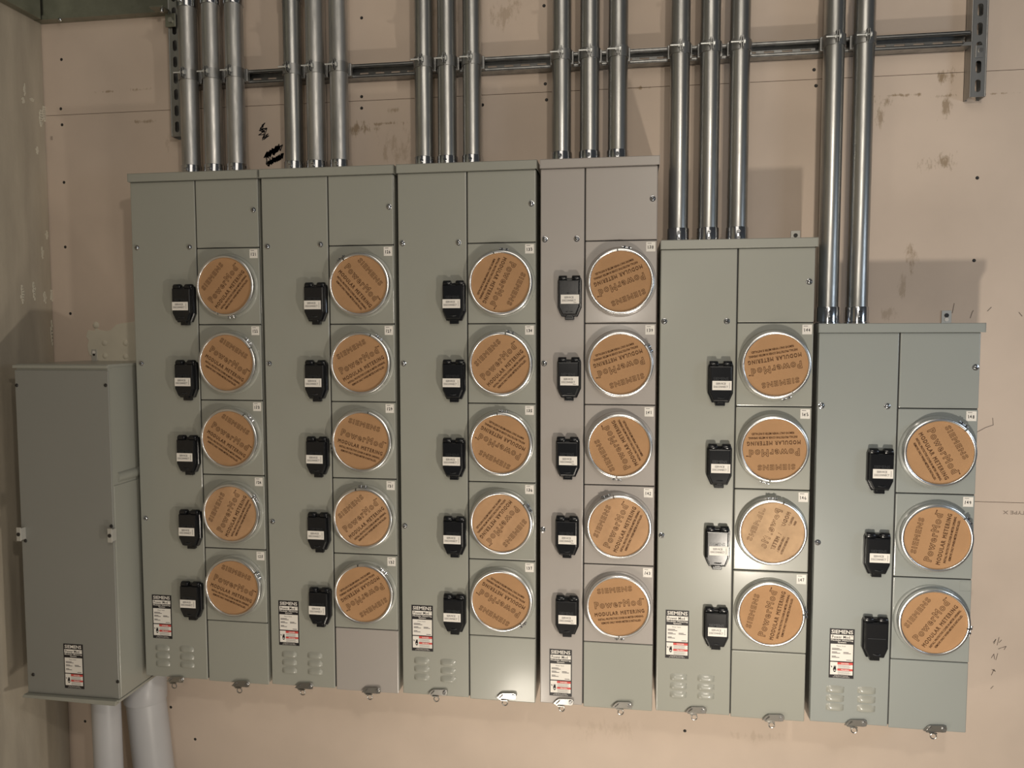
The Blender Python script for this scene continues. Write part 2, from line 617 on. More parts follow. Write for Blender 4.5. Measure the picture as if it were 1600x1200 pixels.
# plaster drips on the concrete wall
def atX(px, py, X):
    d = MR @ Vector(((px - 800) / FPX, 1.0, -(py - 600) / FPX))
    return CAM + d * ((X - CAM.x) / d.x)
for (x, y, ln, wd_) in [(73, 367, 12, 1.2), (66, 395, 16, 1.0), (35, 460, 24, 1.4), (53, 455, 24, 1.2), (70, 465, 16, 1.3), (81, 462, 16, 1.6), (81, 520, 34, 0.9),
                        (38, 140, 16, .7), (36, 157, 8, 1.2), (50, 156, 5, 2.0), (64, 185, 22, 1.6), (69, 178, 20, 2.2), (58, 235, 10, 1.0), (40, 6, 4, 1)]:
    p = atX(x, y, WX)
    b = MB(M['plaster'])
    L_ = ln / 480.0
    W_ = wd_ / 480.0 * 2.2
    n = 7
    for i in range(n):
        t = i / (n - 1)
        zz = p.z + L_ * (0.5 - t)
        r = W_ * (0.5 + 0.6 * math.sin(3.14 * t)) * rr.uniform(.7, 1.2)
        yy = p.y + rr.uniform(-.002, .002)
        b.box(WX - 0.001, WX + 0.0022, yy - r, yy + r, zz - L_ / n * .8, zz + L_ / n * .8, bev=0.0008, seg=1)
    b.build('plaster_drip', wall_l)

# sheet metal lining high on both walls
b = MB(M['sheet'])
b.box(WX + 0.002, -1.4525, WY - 0.032, WY - 0.001, 0.770, 1.5, bev=0.002)
b.box(WX + 0.002, -1.4525, WY - 0.036, WY - 0.031, 0.770, 0.784)
q = at(94, 31, WY - 0.034)
o = b.build('sheet_metal_panel')
tag(o, 'galvanised sheet metal panel high on the pink board beside the corner', 'metal panel')
b = MB(M['zinc'])
b.lathe([(0.0001, -0.004), (0.004, -0.003), (0.006, 0)], (q.x, WY - 0.036, q.z), n=12)
b.build('rivet', o)
b = MB(M['sheet'])
b.box(WX + 0.0035, WX + 0.030, -2.0, WY - 0.037, 0.770, 1.5, bev=0.002)
o = b.build('sheet_metal_panel')
tag(o, 'dark sheet metal panel along the top of the concrete wall', 'metal panel')

# --------------------------------------------------------------- cabinets
P_ = 0.2286
ZB = -1.3333
RIN = 0.0840       # visible radius of the cardboard
CABS = [  # l, s(plit), r, first row, tags, name words
    (-1.4921, -1.2802, -1.0801, 0),
    (-1.0700, -0.8638, -0.6663, 0),
    (-0.6535, -0.4497, -0.2531, 0),
    (-0.2401, -0.1147, 0.0834, 0),
    (0.0929, 0.2998, 0.5005, 1),
    (0.5140, 0.7199, 0.9193, 2),
]
TAGS = [['121', '122', '123', '124', '125'], ['126', '127', '129', '131', '132'], ['133', '134', '135', '136', '137'],
        ['138', '139', '141', '142', '143'], ['144', '145', '146', '147'], ['148', '149', '']]
ANG = [[50, -32, -32, 63, -20], [-48, 29, -16, 41, 213], [-116, 45, 154, -129, 151], [201, 198, 118.5, 67, 8], [190, 183, 68, 77], [-60, 79, 55]]
CLASP = [[-80, 42, 40, 30, 25], [125, 52, 190, 88, 48], [83, 72, 84, 28, -48], [80, 28, -95, 112, -88], [-72, -105, 90, 2], [52, 30, -12]]
GAPA = [[-105, 30, 55, 35, 33], [122, 68, 75, 102, 100], [102, 80, 96, 40, -48], [96, 38, -95, 100, -88], [-60, -97, 72, 3], [45, 40, -8]]
SCREWS = [[(213, 387), (295, 386), (220, 568), (227, 810), (395, 328)], [(417, 385), (500, 382), (420, 568), (425, 815), (607, 323)],
          [(628, 380), (716, 379), (630, 568), (632, 822), (830, 318)], [(851, 374), (901, 373), (850, 568), (848, 828), (1020, 310)],
          [(1038, 502), (1136, 502), (1034, 837), (1265, 440)], [(1284, 634), (1387, 635), (1278, 848), (1525, 574)]]
BREAK = [[(287, 475), (291, 593), (294, 710), (297, 826), (299, 938)], [(493, 473), (494, 594), (496, 713), (498, 831), (500, 948)],
         [(709, 471), (709, 594), (709, 716), (710, 838), (710, 959)], [(890, 464), (889, 591), (887, 715), (886, 838), (886, 962)],
         [(1126, 598), (1124, 727), (1121, 855), (1119, 981)], [(1376, 735), (1371, 866), (1368, 997)]]
RATING = [(253.5, 963.5), (451.5, 973.5), (660, 981.5), (876, 1051), (1058, 991), (1315, 1021)]
LOUV = [[(254, 1011), (292, 1013)], [(452, 1021), (492, 1023)], [(659, 1031), (700, 1034)], None, [(1060, 1057), (1103, 1059)], [(1305, 1076), (1354, 1078)]]
HASP = [[(274, 1062), (376, 1069)], [(475, 1072), (580, 1079)], [(684, 1082), (791, 1088)], [(880, 1097), (972, 1102)], [(1087, 1110), (1208, 1122)], [(1337, 1130), (1461, 1139)]]
KR = ['cardboard'] * 6

def shared(fn):
    """build a mesh once around the origin and reuse its data"""
    c = {}
    def g(name, parent, loc, *a, **k):
        key = (a, tuple(sorted(k.items())))
        if key not in c:
            o = fn(*a, **k).build(name)
            c[key] = o.data
            bpy.data.objects.remove(o)
        o = bpy.data.objects.new(name, c[key])
        COL.objects.link(o)
        if parent is not None:
            o.parent = parent
            o.location = Vector(loc) - wloc(parent)
        else:
            o.location = loc
        return o
    return g

@shared
def screw_head():
    b = MB(M['zinc'])
    b.lathe([(0.0001, -0.0052), (0.0035, -0.0050), (0.0058, -0.0036), (0.0066, -0.0012), (0.0082, -0.0008), (0.0084, 0)], (0, 0, 0), n=16)
    b.box(-0.0042, 0.0042, -0.0056, -0.0044, -0.0007, 0.0007, M['screw_dark'])
    b.box(-0.0007, 0.0007, -0.0056, -0.0044, -0.0042, 0.0042, M['screw_dark'])
    return b

@shared
def rating():
    b = MB(M['label_black'])
    W, H = 0.0325, 0.0695
    b.box(-W, W, -0.0008, 0.0, -H, H)
    y1, y2 = -0.0011, -0.0013
    b.text('SIEMENS', 0, H - .0085, 0.056, 0.0105, y1, M['label_white'], bold=0.018)
    b.rect(-W + .003, W - .003, H - .0290, H - .0170, y1, M['label_white'])
    b.text('Power Mod', -0.003, H - .0230, 0.047, 0.0080, y2, M['label_black'], bold=0.008)
    b.text('TM', 0.0255, H - .0205, 0.005, 0.0025, y2, M['label_black'])
    b.text('Modular Metering', 0, H - .0330, 0.058, 0.0052, y1, M['label_white'], bold=0.02)
    b.text('System', 0, H - .0385, 0.022, 0.0052, y1, M['label_white'], bold=0.02)
    b.rect(-W + .003, W - .003, -H + .0480, H - .0430, y1, M['label_white'])
    b.text('Meter Stack', -0.002, H - .0485, 0.024, 0.0036, y2, M['label_grey'])
    for (x0, x1, z) in [(-.026, -.006, .0555), (-.026, .0, .0585), (-.026, -.012, .0655), (-.026, -.004, .0685), (.004, .018, .0655), (.004, .024, .0685), (-.026, -.015, .0775), (-.026, -.006, .0805), (.012, .026, .0870)]:
        b.rect(x0, x1, H - z - .0012, H - z + .0006, y2, M['label_grey'])
    b.rect(-W + .003, W - .003, -H + .0095, -H + .0450, y1, M['label_white'])
    b.rect(-.0105, W - .003, -H + .0385, -H + .0450, y2, M['label_red'])
    b.rect(-.0105, W - .003, -H + .0215, -H + .0270, y2, M['label_red'])
    b.text('DANGER', 0.0095, -H + .0418, 0.020, 0.0034, y2 - .0002, M['label_white'], bold=0.02)
    b.text('PELIGRO', 0.0095, -H + .0243, 0.020, 0.0032, y2 - .0002, M['label_white'], bold=0.02)
    for k in range(4):
        b.rect(-.0095, .024 - .003 * (k % 2), -H + .0362 - k * .0030, -H + .0370 - k * .0030, y2, M['label_grey'])
        b.rect(-.0095, .025 - .004 * (k % 2), -H + .0192 - k * .0028, -H + .0200 - k * .0028, y2, M['label_grey'])
    # hand and bolt pictogram
    c = (-.0195, -H + .0240)
    b.flat([(c[0] + .0042 * math.cos(a) + .002, c[1] + .0075 * math.sin(a)) for a in [2 * math.pi * i / 14 for i in range(14)]], y2, M['label_black'])
    for k in range(3):
        b.flat([(c[0] - .001 + k * .0022, c[1] + .004), (c[0] + .0008 + k * .0022, c[1] + .004), (c[0] + .0012 + k * .0022, c[1] + .0105), (c[0] - .0004 + k * .0022, c[1] + .0105)], y2, M['label_black'])
    b.flat([(c[0] - .0085, c[1] + .0100), (c[0] - .0045, c[1] + .0090), (c[0] - .0050, c[1] + .0040), (c[0] - .0068, c[1] + .0065)], y2, M['label_black'])
    b.rect(c[0] - .0001, c[0] + .0042, c[1] - .0035, c[1] - .0012, y2 - .0002, M['label_white'])
    b.text('INSTRUCTIONS', 0, -H + .0062, 0.036, 0.0022, y1, M['label_white'])
    b.text('SEE WIRING DIAGRAM INSIDE', 0, -H + .0031, 0.044, 0.0020, y1, M['label_white'])
    return b

@shared
def breaker_box(emboss=True, frosted=False):
    b = MB(M['black'])
    base = [(-.0335, -.029), (-.0335, .045), (-.0300, .0525), (.0315, .0525), (.0335, .045), (.0335, -.029), (.0225, -.0545), (-.0225, -.0545)]
    b.prism(base, -0.014, 0.0, bev=0.002)
    lid = [(-.0305, -.027), (-.0305, .046), (.0285, .046), (.0285, -.027), (.0195, -.0500), (-.0195, -.0500)]
    b.prism(lid, -0.027, -0.012, bev=0.0035, seg=2)
    for s in (-1, 1):
        cx = s * 0.0185 - .0005
        b.lathe([(0.0001, 0.0115), (0.0085, 0.0115), (0.0098, 0.0095), (0.0098, -0.0095), (0.0085, -0.0115), (0.0001, -0.0115)], (cx, -0.0125, 0.0500), axis='X', n=18)
    b.box(-.0130, .0130, -0.012, 0.0, -.0640, -.0520, bev=0.0015)
    b.box(-.0090, .0090, -0.018, -0.010, -.0560, -.0480, bev=0.0015)
    # raised frame and the pull lip
    if not emboss:
        b.box(-.0240, .0220, -0.0282, -0.0265, .0020, .0040, M['black_emboss'])
    if emboss:
        b.text('SIEMENS', -.001, .0115, 0.040, 0.0085, -0.0275, M['black_emboss'], bold=0.02)
    pts = []
    for i in range(9):
        t = i / 8
        pts.append((-.0095 + .019 * t, -0.0270 - .0022 * math.sin(math.pi * t), -.0405 - .001 * math.sin(math.pi * t)))
    b.tube(pts, 0.0012, M['black_emboss'], n=6)
    return b

@shared
def service(k=0):
    b = MB(M['label_white'])
    b.box(-.0255, .0255, -0.0008, 0, -.0125, .0125)
    b.text('SERVICE', -.003, .0050, 0.026, 0.0056, -.0011, M['label_grey'], bold=0.015)
    b.text('DISCONNECT', -.003, -.0035, 0.038, 0.0056, -.0011, M['label_grey'], bold=0.015)
    if k:
        b.rect(.010, .018, -.0100, -.0090, -.0011, M['label_grey'])
    else:
        b.rect(.0195, .0205, -.0080, .0080, -.0011, M['label_grey'])
    return b

@shared
def louver():
    """pressed louvre: half lens open at the lower side"""
    b = MB(M['paint'])
    n, m_ = 14, 6
    W, H, D = 0.0235, 0.0090, 0.0070
    rows = []
    for i in range(n + 1):
        x = -W + 2 * W * i / n
        e = max(0.0, 1 - (x / W) ** 4)
        row = []
        for j in range(m_ + 1):
            t = j / m_
            z = H * (1 - 2 * t)
            d = D * e * math.sin(min(1.0, t * 1.15) * math.pi / 2) if t < 0.999 else D * e * 0.9
            row.append(b.bm.verts.new((x, -d, z * (0.55 + 0.45 * e) if t < .5 else z)))
        row.append(b.bm.verts.new((x, 0.001, -H)))
        rows.append(row)
    for i in range(n):
        for j in range(m_ + 1):
            f = b.bm.faces.new((rows[i][j], rows[i + 1][j], rows[i + 1][j + 1], rows[i][j + 1]))
            f.smooth = j < m_
    bmesh.ops.recalc_face_normals(b.bm, faces=b.bm.faces[:])
    return b

@shared
def latch():
    b = MB(M['steel'])
    b.prism([(-.030, -.006), (-.020, .006), (-.012, .0105), (.022, .0125), (.0285, .010), (.030, .003), (.0275, -.006), (.020, -.0075), (.006, -.0075), (-.012, -.0095)], -0.0075, -0.005, bev=0.0008)
    b.cyl((.0205, -.012, .0025), (.0205, .0, .0025), 0.0052, M['zinc'], n=14)
    b.box(-.016, .004, -.012, -.0075, -.0105, -.0085)
    b.cyl((-.020, -.0075, -.004), (-.010, -.0105, .006), 0.0014, M['zinc'], n=8)
    b.box(-.022, -.002, -.006, .03, -.0105, -.0085)
    return b

@shared
def latch_ring_mesh():
    b = MB(M['steel'])
    pts = [(-.004 + .0076 * math.cos(a), -.0065, -.0190 + .0076 * math.sin(a)) for a in [2 * math.pi * i / 20 for i in range(20)]]
    b.tube(pts, 0.0017, None, n=8, closed=True)
    b.tube([(-.012, -.0065, -.009), (-.0098, -.0065, -.0145)], 0.0016)
    b.tube([(.002, -.0065, -.0098), (.0022, -.0065, -.0145)], 0.0016)
    return b

@shared
def number_label(t='', k=0):
    b = MB(M['label_white'])
    b.box(-.0125, .0125, -0.0006, 0, -.0130, .0130)
    if t:
        b.rect(-.009, .002, .0086, .0098, -.0009, M['label_grey'])
        r = random.Random(int(t))
        ws = {'1': 0.0018}
        xs = [-.0068, -.0010, .0055]
        for i, ch in enumerate(t):
            b.text(ch, xs[i] + r.uniform(-.0005, .0005), -.0015 + r.uniform(-.0006, .0006), 0.0016 if ch == '1' else 0.0046, 0.0092, -.0009, M['marker'], bold=0.035 if k == 0 else 0.02, rot=r.uniform(-.15, .15))
    return b

def cover_panel(x0, x1, z0, z1, mat, hole=None, y0=0.0, th=0.006, bv=0.0028):
    """flat steel cover with folded (rounded) edges"""
    b = MB(mat)
    b.box(x0, x1, y0, y0 + th, z0, z1, bev=bv, seg=3)
    return b

def meter_cover(x0, x1, z0, z1, cx, cz, mat):
    """cover pressed out into a round step that carries the clamping ring"""
    b = cover_panel(x0, x1, z0, z1, mat)
    b.lathe([(0.0975, 0.0005), (0.0962, -0.0030), (0.0945, -0.0046), (0.0920, -0.0054), (0.0880, -0.0070), (0.0862, -0.0120), (0.0855, -0.0160), (0.0835, -0.0160), (0.0835, -0.004)],
            (cx, 0, cz), n=72)
    return b

def ring_mesh(cx, cz, gap, bright=False):
    b = MB(M['ring'])
    g = math.radians(gap)
    w_ = 0.022
    prof = [(0.0828, -0.0195), (0.0828, -0.0235), (0.0842, -0.0252), (0.0872, -0.0256), (0.0900, -0.0240), (0.0912, -0.0200), (0.0912, -0.0120), (0.0898, -0.0095), (0.0880, -0.0120), (0.0870, -0.0195), (0.0828, -0.0195)]
    b.lathe(prof, (cx, 0, cz), n=72, a0=g + w_, a1=g + 2 * math.pi - w_)
    return b

def clasp_mesh(cx, cz, ang):
    b = MB(M['zinc'])
    a = math.radians(ang)
    ux, uz = math.cos(a), math.sin(a)
    tx, tz = -uz, ux
    def pt(r, t, y):
        return (cx + ux * r + tx * t, y, cz + uz * r + tz * t)
    for s in (-1, 1):
        q = [pt(0.0895, s * .009, -.017), pt(0.0975, s * .008, -.014), pt(0.0975, s * .003, -.014), pt(0.0895, s * .003, -.017)]
        b.cyl(pt(0.0900, s * .0065, -.0185), pt(0.0965, s * .0065, -.0150), 0.0032, n=10)
    b.cyl(pt(0.0945, -.013, -.0165), pt(0.0945, .013, -.0165), 0.0017, n=10)
    b.cyl(pt(0.0945, .011, -.0165), pt(0.0945, .0145, -.0165), 0.0032, n=10)
    return b

def disc_mesh(mat, ink, wrinkle=0, seed=0, back=False):
    b = MB(mat)
    r = random.Random(seed)
    creases = [(r.uniform(0, math.pi), r.uniform(-.03, .03), r.uniform(.3, 1)) for _ in range(wrinkle)]
    def hgt(x, z):
        h = 0
        for a, o, s in creases:
            d = x * math.cos(a) + z * math.sin(a) - o
            h += 0.0016 * s * math.exp(-abs(d) / 0.010)
            h += 0.0016 * s * (d / 0.08) * (1 if d > 0 else -.6)
        if wrinkle:
            h += 0.0022 * noise.noise(Vector((x * 22 + seed, z * 22, seed)))
        return -0.0200 - min(0.0032, max(-.002, h))
    NR, NA = 26, 96
    prev = None
    cv = b.bm.verts.new((0, hgt(0, 0), 0))
    R = 0.0832
    for i in range(1, NR + 1):
        rr_ = R * i / NR
        row = [b.bm.verts.new((rr_ * math.cos(2 * math.pi * k / NA), hgt(rr_ * math.cos(2 * math.pi * k / NA), rr_ * math.sin(2 * math.pi * k / NA)) if i < NR else -.0200, rr_ * math.sin(2 * math.pi * k / NA))) for k in range(NA)]
        for k in range(NA):
            if prev is None:
                f = b.bm.faces.new((cv, row[(k + 1) % NA], row[k]))
            else:
                f = b.bm.faces.new((prev[k], prev[(k + 1) % NA], row[(k + 1) % NA], row[k]))
            f.smooth = True
        prev = row
    rim = [b.bm.verts.new((v.co.x, -.0170, v.co.z)) for v in prev]
    for k in range(NA):
        b.bm.faces.new((prev[k], prev[(k + 1) % NA], rim[(k + 1) % NA], rim[k]))
    b.bm.faces.new(rim)
    bmesh.ops.recalc_face_normals(b.bm, faces=b.bm.faces[:])
    nv = len(b.bm.verts)
    y = 0.0
    b.text('SIEMENS', -0.004, 0.0490, 0.098, 0.0150, y, ink, outline=0.021, bold=0.024)
    b.text('PowerMod', 0.000, 0.0090, 0.132, 0.0205, y, ink, outline=0.021, bold=0.024)
    b.text('TM', 0.0705, 0.0165, 0.0075, 0.0032, y, ink, bold=0.03)
    b.text('MODULAR METERING', 0.001, -0.0175, 0.140, 0.0112, y, ink, outline=0.028, bold=0.0)
    b.text('INSTALL PROTECTIVE COVER IN METER OPENING.', 0.003, -0.0325, 0.128, 0.0060, y, ink, bold=0.022)
    b.text('REMOVE ONLY WHEN METER IS INSTALLED.', 0.003, -0.0435, 0.112, 0.0060, y, ink, bold=0.022)
    b.bm.verts.ensure_lookup_table()
    for v in list(b.bm.verts)[nv:]:
        v.co.y = hgt(v.co.x, v.co.z) - 0.0005 + v.co.y * .25
        if back:
            v.co.x = -v.co.x
    return b

plain_disc = None
ZT0 = 0.2025

for ci, (l, s, r, fr) in enumerate(CABS):
    zt = ZT0 - fr * P_
    zr0 = -fr * P_
    nrow = len(TAGS[ci])
    span = ('one unmarked' if TAGS[ci][-1] == '' else '')
    pm = M['paint_warm'] if ci == 3 else (M['paint_bluish'] if ci == 5 else M['paint'])
    lab = ['tall grey-green meter cabinet, leftmost in the row, right beside the deep junction box',
           'tall grey-green meter cabinet with a pinkish-grey lower cover, second from the left',
           'tall all grey-green meter cabinet just left of the narrow warm-grey one',
           'narrow warm-grey meter cabinet with its rating label at the very bottom',
           'mid-height grey-green meter cabinet with four sockets, one cover crumpled',
           'shortest meter cabinet, with three sockets, at the right end of the row'][ci]
    ox = (l + r) / 2
    root = thing('meter_cabinet', lab, 'meter cabinet', (ox, WY, ZB), 'meter cabinets in a row on the wall')
    g = 0.0012
    # body: back, sides, bottom, top and dark interior step behind the covers
    b = MB(pm)
    b.box(l, r, 0.0085, WY - 0.0005, ZB + 0.002, zt, pm, bev=0.0015)
    b.box(l + .001, r - .001, 0.0055, 0.0086, ZB + 0.004, zt, M['inside'])
    b.build('body', root)
    # drip cap
    b = MB(pm)
    cl, cr = l - 0.0005 - (0.003 if ci == 5 else 0), r + 0.0045
    if ci in (5,):
        cr = r + 0.0065
    b.box(cl, cr, -0.010, WY - 0.0005, zt + 0.0215, zt + 0.0235, bev=0.0006, seg=1)
    b.box(cl, cr, -0.010, -0.0075, zt - 0.001, zt + 0.0235, bev=0.001)
    b.box(cl, cl + .0015, -0.010, WY - 0.001, zt - 0.001, zt + 0.0235)
    b.box(cr - .0015, cr, -0.010, WY - 0.001, zt - 0.001, zt + 0.0235)
    b.box(l + .002, r - .002, 0.0, WY - 0.002, zt - 0.001, zt + 0.0216)
    b.build('drip_cap', root)
    # left wireway door
    b = cover_panel(l + .0005, s - 0.0020, ZB, zt - .001, pm)
    door = b.build('wireway_cover', root)
    b = cover_panel(s + .0012, r - .0005, zr0 + g, zt - .001, pm)
    up = b.build('upper_cover', root)
    zlow = zr0 - nrow * P_
    lowm = M['paint'] if ci == 3 else (M['paint_warm'] if ci == 1 else pm)
    b = cover_panel(s + .0012, r - .0005, ZB - .004, zlow - g, lowm, y0=0.0018)
    low = b.build('lower_cover', root)
    if lowm is not pm:
        low['label'] = 'lower cover of a slightly different grey'
    cx = (s + r) / 2 + 0.0003
    for k, (px, py) in enumerate(SCREWS[ci]):
        p = at(px, py, -0.003)
        par = up if k == (4 if len(SCREWS[ci]) == 5 else 3) else door
        screw_head('screw', par, (p.x, 0.0, p.z))
    if LOUV[ci]:
        step = 0.0253
        for (px, py) in LOUV[ci]:
            p = at(px, py, 0.0)
            for k in range(3):
                louver('louver', door, (p.x, 0.0, p.z - k * step))
    p = at(*RATING[ci], 0.0)
    ra = rating('rating_label', root, (p.x, 0.0, p.z))
    for (px, py) in BREAK[ci]:
        p = at(px, py, -0.014)
        last = (ci == 5 and py > 990)
        br = breaker_box('disconnect_cover', root, (p.x, 0.0, p.z), emboss=not last)
        if not last:
            service('service_label', br, (p.x - .004 + (.006 if ci > 2 else 0), -0.0271, p.z - .0068), k=1 if ci == 3 else 0)
        else:
            br['label'] = 'black disconnect cover without a white label'
    for k, (px, py) in enumerate(HASP[ci]):
        p = at(px, py, -0.006)
        la = latch('latch', root, (p.x, 0.0, p.z - .001))
        latch_ring_mesh('latch_ring', la, (p.x, 0.0, p.z - .001))
    for k in range(nrow):
        z1 = zr0 - k * P_ - g
        z0 = zr0 - (k + 1) * P_ + g
        cz = (z0 + z1) / 2
        mc = meter_cover(s + .0012, r - .0005, z0, z1, cx, cz, pm).build('meter_cover', root)
        rg = ring_mesh(cx, cz, GAPA[ci][k]).build('clamp_ring', mc)
        clasp_mesh(cx, cz, CLASP[ci][k]).build('ring_clasp', mc)
        t = TAGS[ci][k]
        if t:
            number_label('number_label', mc, (r - .0175, 0.0, z1 - .0175), t=t, k=1 if ci > 2 else 0)
        else:
            b = MB(pm)
            x_, zz_ = r - .0175, z1 - .0175
            for (a0_, a1_, c0_, c1_) in ((-.013, .013, .0122, .0130), (-.013, .013, -.0130, -.0122), (-.013, -.0122, -.013, .013), (.0122, .013, -.013, .013)):
                b.box(x_ + a0_, x_ + a1_, -.0006, .0, zz_ + c0_, zz_ + c1_)
            b.build('label_outline', mc)
        # the cardboard cover in the opening
        kind = 'plain'
        if (ci, k) in ((0, 3), (1, 3), (2, 3), (3, 3)):
            kind = 'creased'
        if (ci, k) == (4, 2):
            kind = 'pale'
        if kind == 'plain':
            if plain_disc is None:
                o = disc_mesh(M['kraft'], M['ink']).build('cardboard_cover')
                plain_disc = o.data
                bpy.data.objects.remove(o)
            o = bpy.data.objects.new('cardboard_cover', plain_disc)
            COL.objects.link(o)
        elif kind == 'creased':
            o = disc_mesh(M['kraft_worn'], M['ink'], wrinkle=3, seed=ci + 3).build('cardboard_cover')
        else:
            o = disc_mesh(M['kraft_pale'], M['ink_faint'], wrinkle=4, seed=11, back=True).build('cardboard_cover')
        o.location = (cx, 0.0, cz)
        o.rotation_euler = (0, -math.radians(ANG[ci][k]), 0)
        a = (ANG[ci][k] + 360) % 360
        way = ('level print' if a < 15 or a > 345 else 'print climbing to the right' if a < 72 else 'print running upward' if a < 100 else
               'print running up leftward' if a < 140 else 'upside-down print' if a < 215 else 'print running down, tilted' if a < 260 else 'print falling to the right')
        nth = ['top', 'second', 'third', 'fourth', 'fifth'][k]
        which = ['leftmost', 'second', 'third', 'narrow fourth', 'fifth', 'right-end'][ci]
        adj = {'plain': 'round brown cardboard cover', 'creased': 'creased brown cardboard cover', 'pale': 'pale crumpled cardboard cover'}[kind]
        tag(o, f'{adj}, {nth} socket of the {which} cabinet, {way}', 'cardboard cover', 'cardboard covers in the meter sockets')
    # hanging tab above the box, seen on the last two
    if ci in (4, 5):
        px, py = ((1243, 371), (1479, 496))[ci - 4]
        p = at(px, py, WY - .004)
        b = MB(M['tab'])
        b.box(p.x - .0135, p.x + .0135, WY - .004, WY - .0005, p.z - .04, p.z + .020, bev=0.0008, seg=1)
        b.cyl((p.x, WY - .0055, p.z + .006), (p.x, WY - .004, p.z + .006), 0.0060, M['screw_dark'], n=14)
        b.cyl((p.x, WY - .0055, p.z - .006), (p.x, WY - .004, p.z - .006), 0.0055, M['label_white'], n=14)
        b.build('hanging_tab', root)

# ------------------------------------------------- deep junction box at left
BX0, BX1, BZ0, BZ1, BY = -1.818, -1.510, -1.365, -0.352, -0.105
root = thing('junction_box', 'deep plain grey-green steel junction box at the far left, beside the concrete wall', 'junction box', ((BX0 + BX1) / 2, WY, BZ0))
b = MB(M['paint'])
b.box(BX0 + .002, BX1 - .002, BY + .004, WY - .001, BZ0, BZ1, bev=0.002)
# side seam and the rounded stub between box and first cabinet
b.cyl((BX1 - .012, -0.075, -0.688), (BX1 - .006, 0.199, -0.688), 0.018, n=24)
b.box(BX1 - .004, BX1 + .0003, BY + .01, WY - .002, BZ0 + .004, -0.710, bev=0.0008, seg=1)
b.box(BX0 + .002, BX1 + .001, BY + .003, WY - .001, BZ1 - .002, BZ1 + .006, bev=0.001)
b.build('body', root)
b = MB(M['box_front'])
b.box(BX0, BX1, BY, BY + .005, BZ0 + .004, BZ1 - .012, bev=0.002, seg=3)
b.build('front_cover', root)
b = MB(M['paint'])
b.box(BX0 - .004, BX1, BY - .003, BY + .02, BZ1 - .006, BZ1 + .003, bev=0.001)
b.build('top_flange', root)
b = MB(M['paint'])
b.prism([(BX0 - .010, BZ0 - .006), (BX0 - .004, BZ0 + .003), (BX1 - .002, BZ0 + .003), (BX1 - .006, BZ0 - .012)], BY - .014, BY + .01, bev=0.001)
b.box(BX0 + .002, BX1 + .002, BY - .004, WY - .002, BZ0 - .006, BZ0 + .002, bev=0.001)
b.build('bottom_flange', root)
for (px, py) in [(26, 602), (165, 602), (40, 845), (52, 1054), (184, 1065), (174, 822)]:
    p = at(px, py, BY)
    b = MB(M['screw_dark'])
    b.lathe([(0.0001, -0.003), (0.004, -0.0028), (0.0055, 0.0)], (p.x, BY, p.z), n=14)
    b.build('screw', root)
for (px, py, rot) in [(32, 834, 0), (174, 836, 0)]:
    p = at(px, py, BY - .012)
    b = MB(M['tab'])
    b.box(p.x - .0075, p.x + .0075, BY - .020, BY - .017, p.z - .021, p.z + .021, bev=0.0012)
    b.box(p.x - .0015 + .006, p.x + .0075, BY - .018, BY + .001, p.z - .018, p.z + .018)
    b.cyl((p.x, BY - .0212, p.z), (p.x, BY - .019, p.z), 0.0058, M['screw_dark'], n=14)
    b.build('padlock_tab', root)
p = at(115.5, 1041, BY)
rating('rating_label', root, (p.x, BY, p.z))
p = at(147, 556, WY - .004)
b = MB(M['tab'])
b.box(p.x - .0105, p.x + .0105, WY - .004, WY - .0005, p.z - .04, p.z + .022, bev=0.0008, seg=1)
b.cyl((p.x, WY - .0055, p.z + .012), (p.x, WY - .004, p.z + .012), 0.0055, M['label_white'], n=14)
b.cyl((p.x, WY - .0056, p.z + .004), (p.x, WY - .004, p.z + .004), 0.0040, M['screw_dark'], n=14)
b.build('hanging_tab', root)

# ------------------------------------------------------- PVC pipes below it
b = MB(M['pvc'])
q = at(166, 1110, 0.0)
b.cyl((q.x, 0.0, BZ0 - .007), (q.x + .004, 0.0, ZF + .001), 0.0425, n=48)
tag(b.build('pvc_pipe'), 'thinner grey plastic pipe running straight down under the junction box', 'pipe', 'plastic pipes below the junction box')
root = thing('pvc_pipe', 'thick grey plastic pipe with a collar below the first meter cabinet', 'pipe', (-1.545, 0.110, ZF), 'plastic pipes below the junction box')
b = MB(M['pvc'])
b.cyl((-1.586, 0.122, BZ0 - .02), (-1.536, 0.122, ZF + .001), 0.0620, n=56)
b.build('pipe', root)
b = MB(M['pvc'])
b.lathe([(0.0625, -1.475), (0.0665, -1.474), (0.0675, -1.468), (0.0675, -1.378), (0.0630, -1.372)], (-1.580, 0.122, 0), axis='Z', n=56)
b.build('pipe_collar', root)

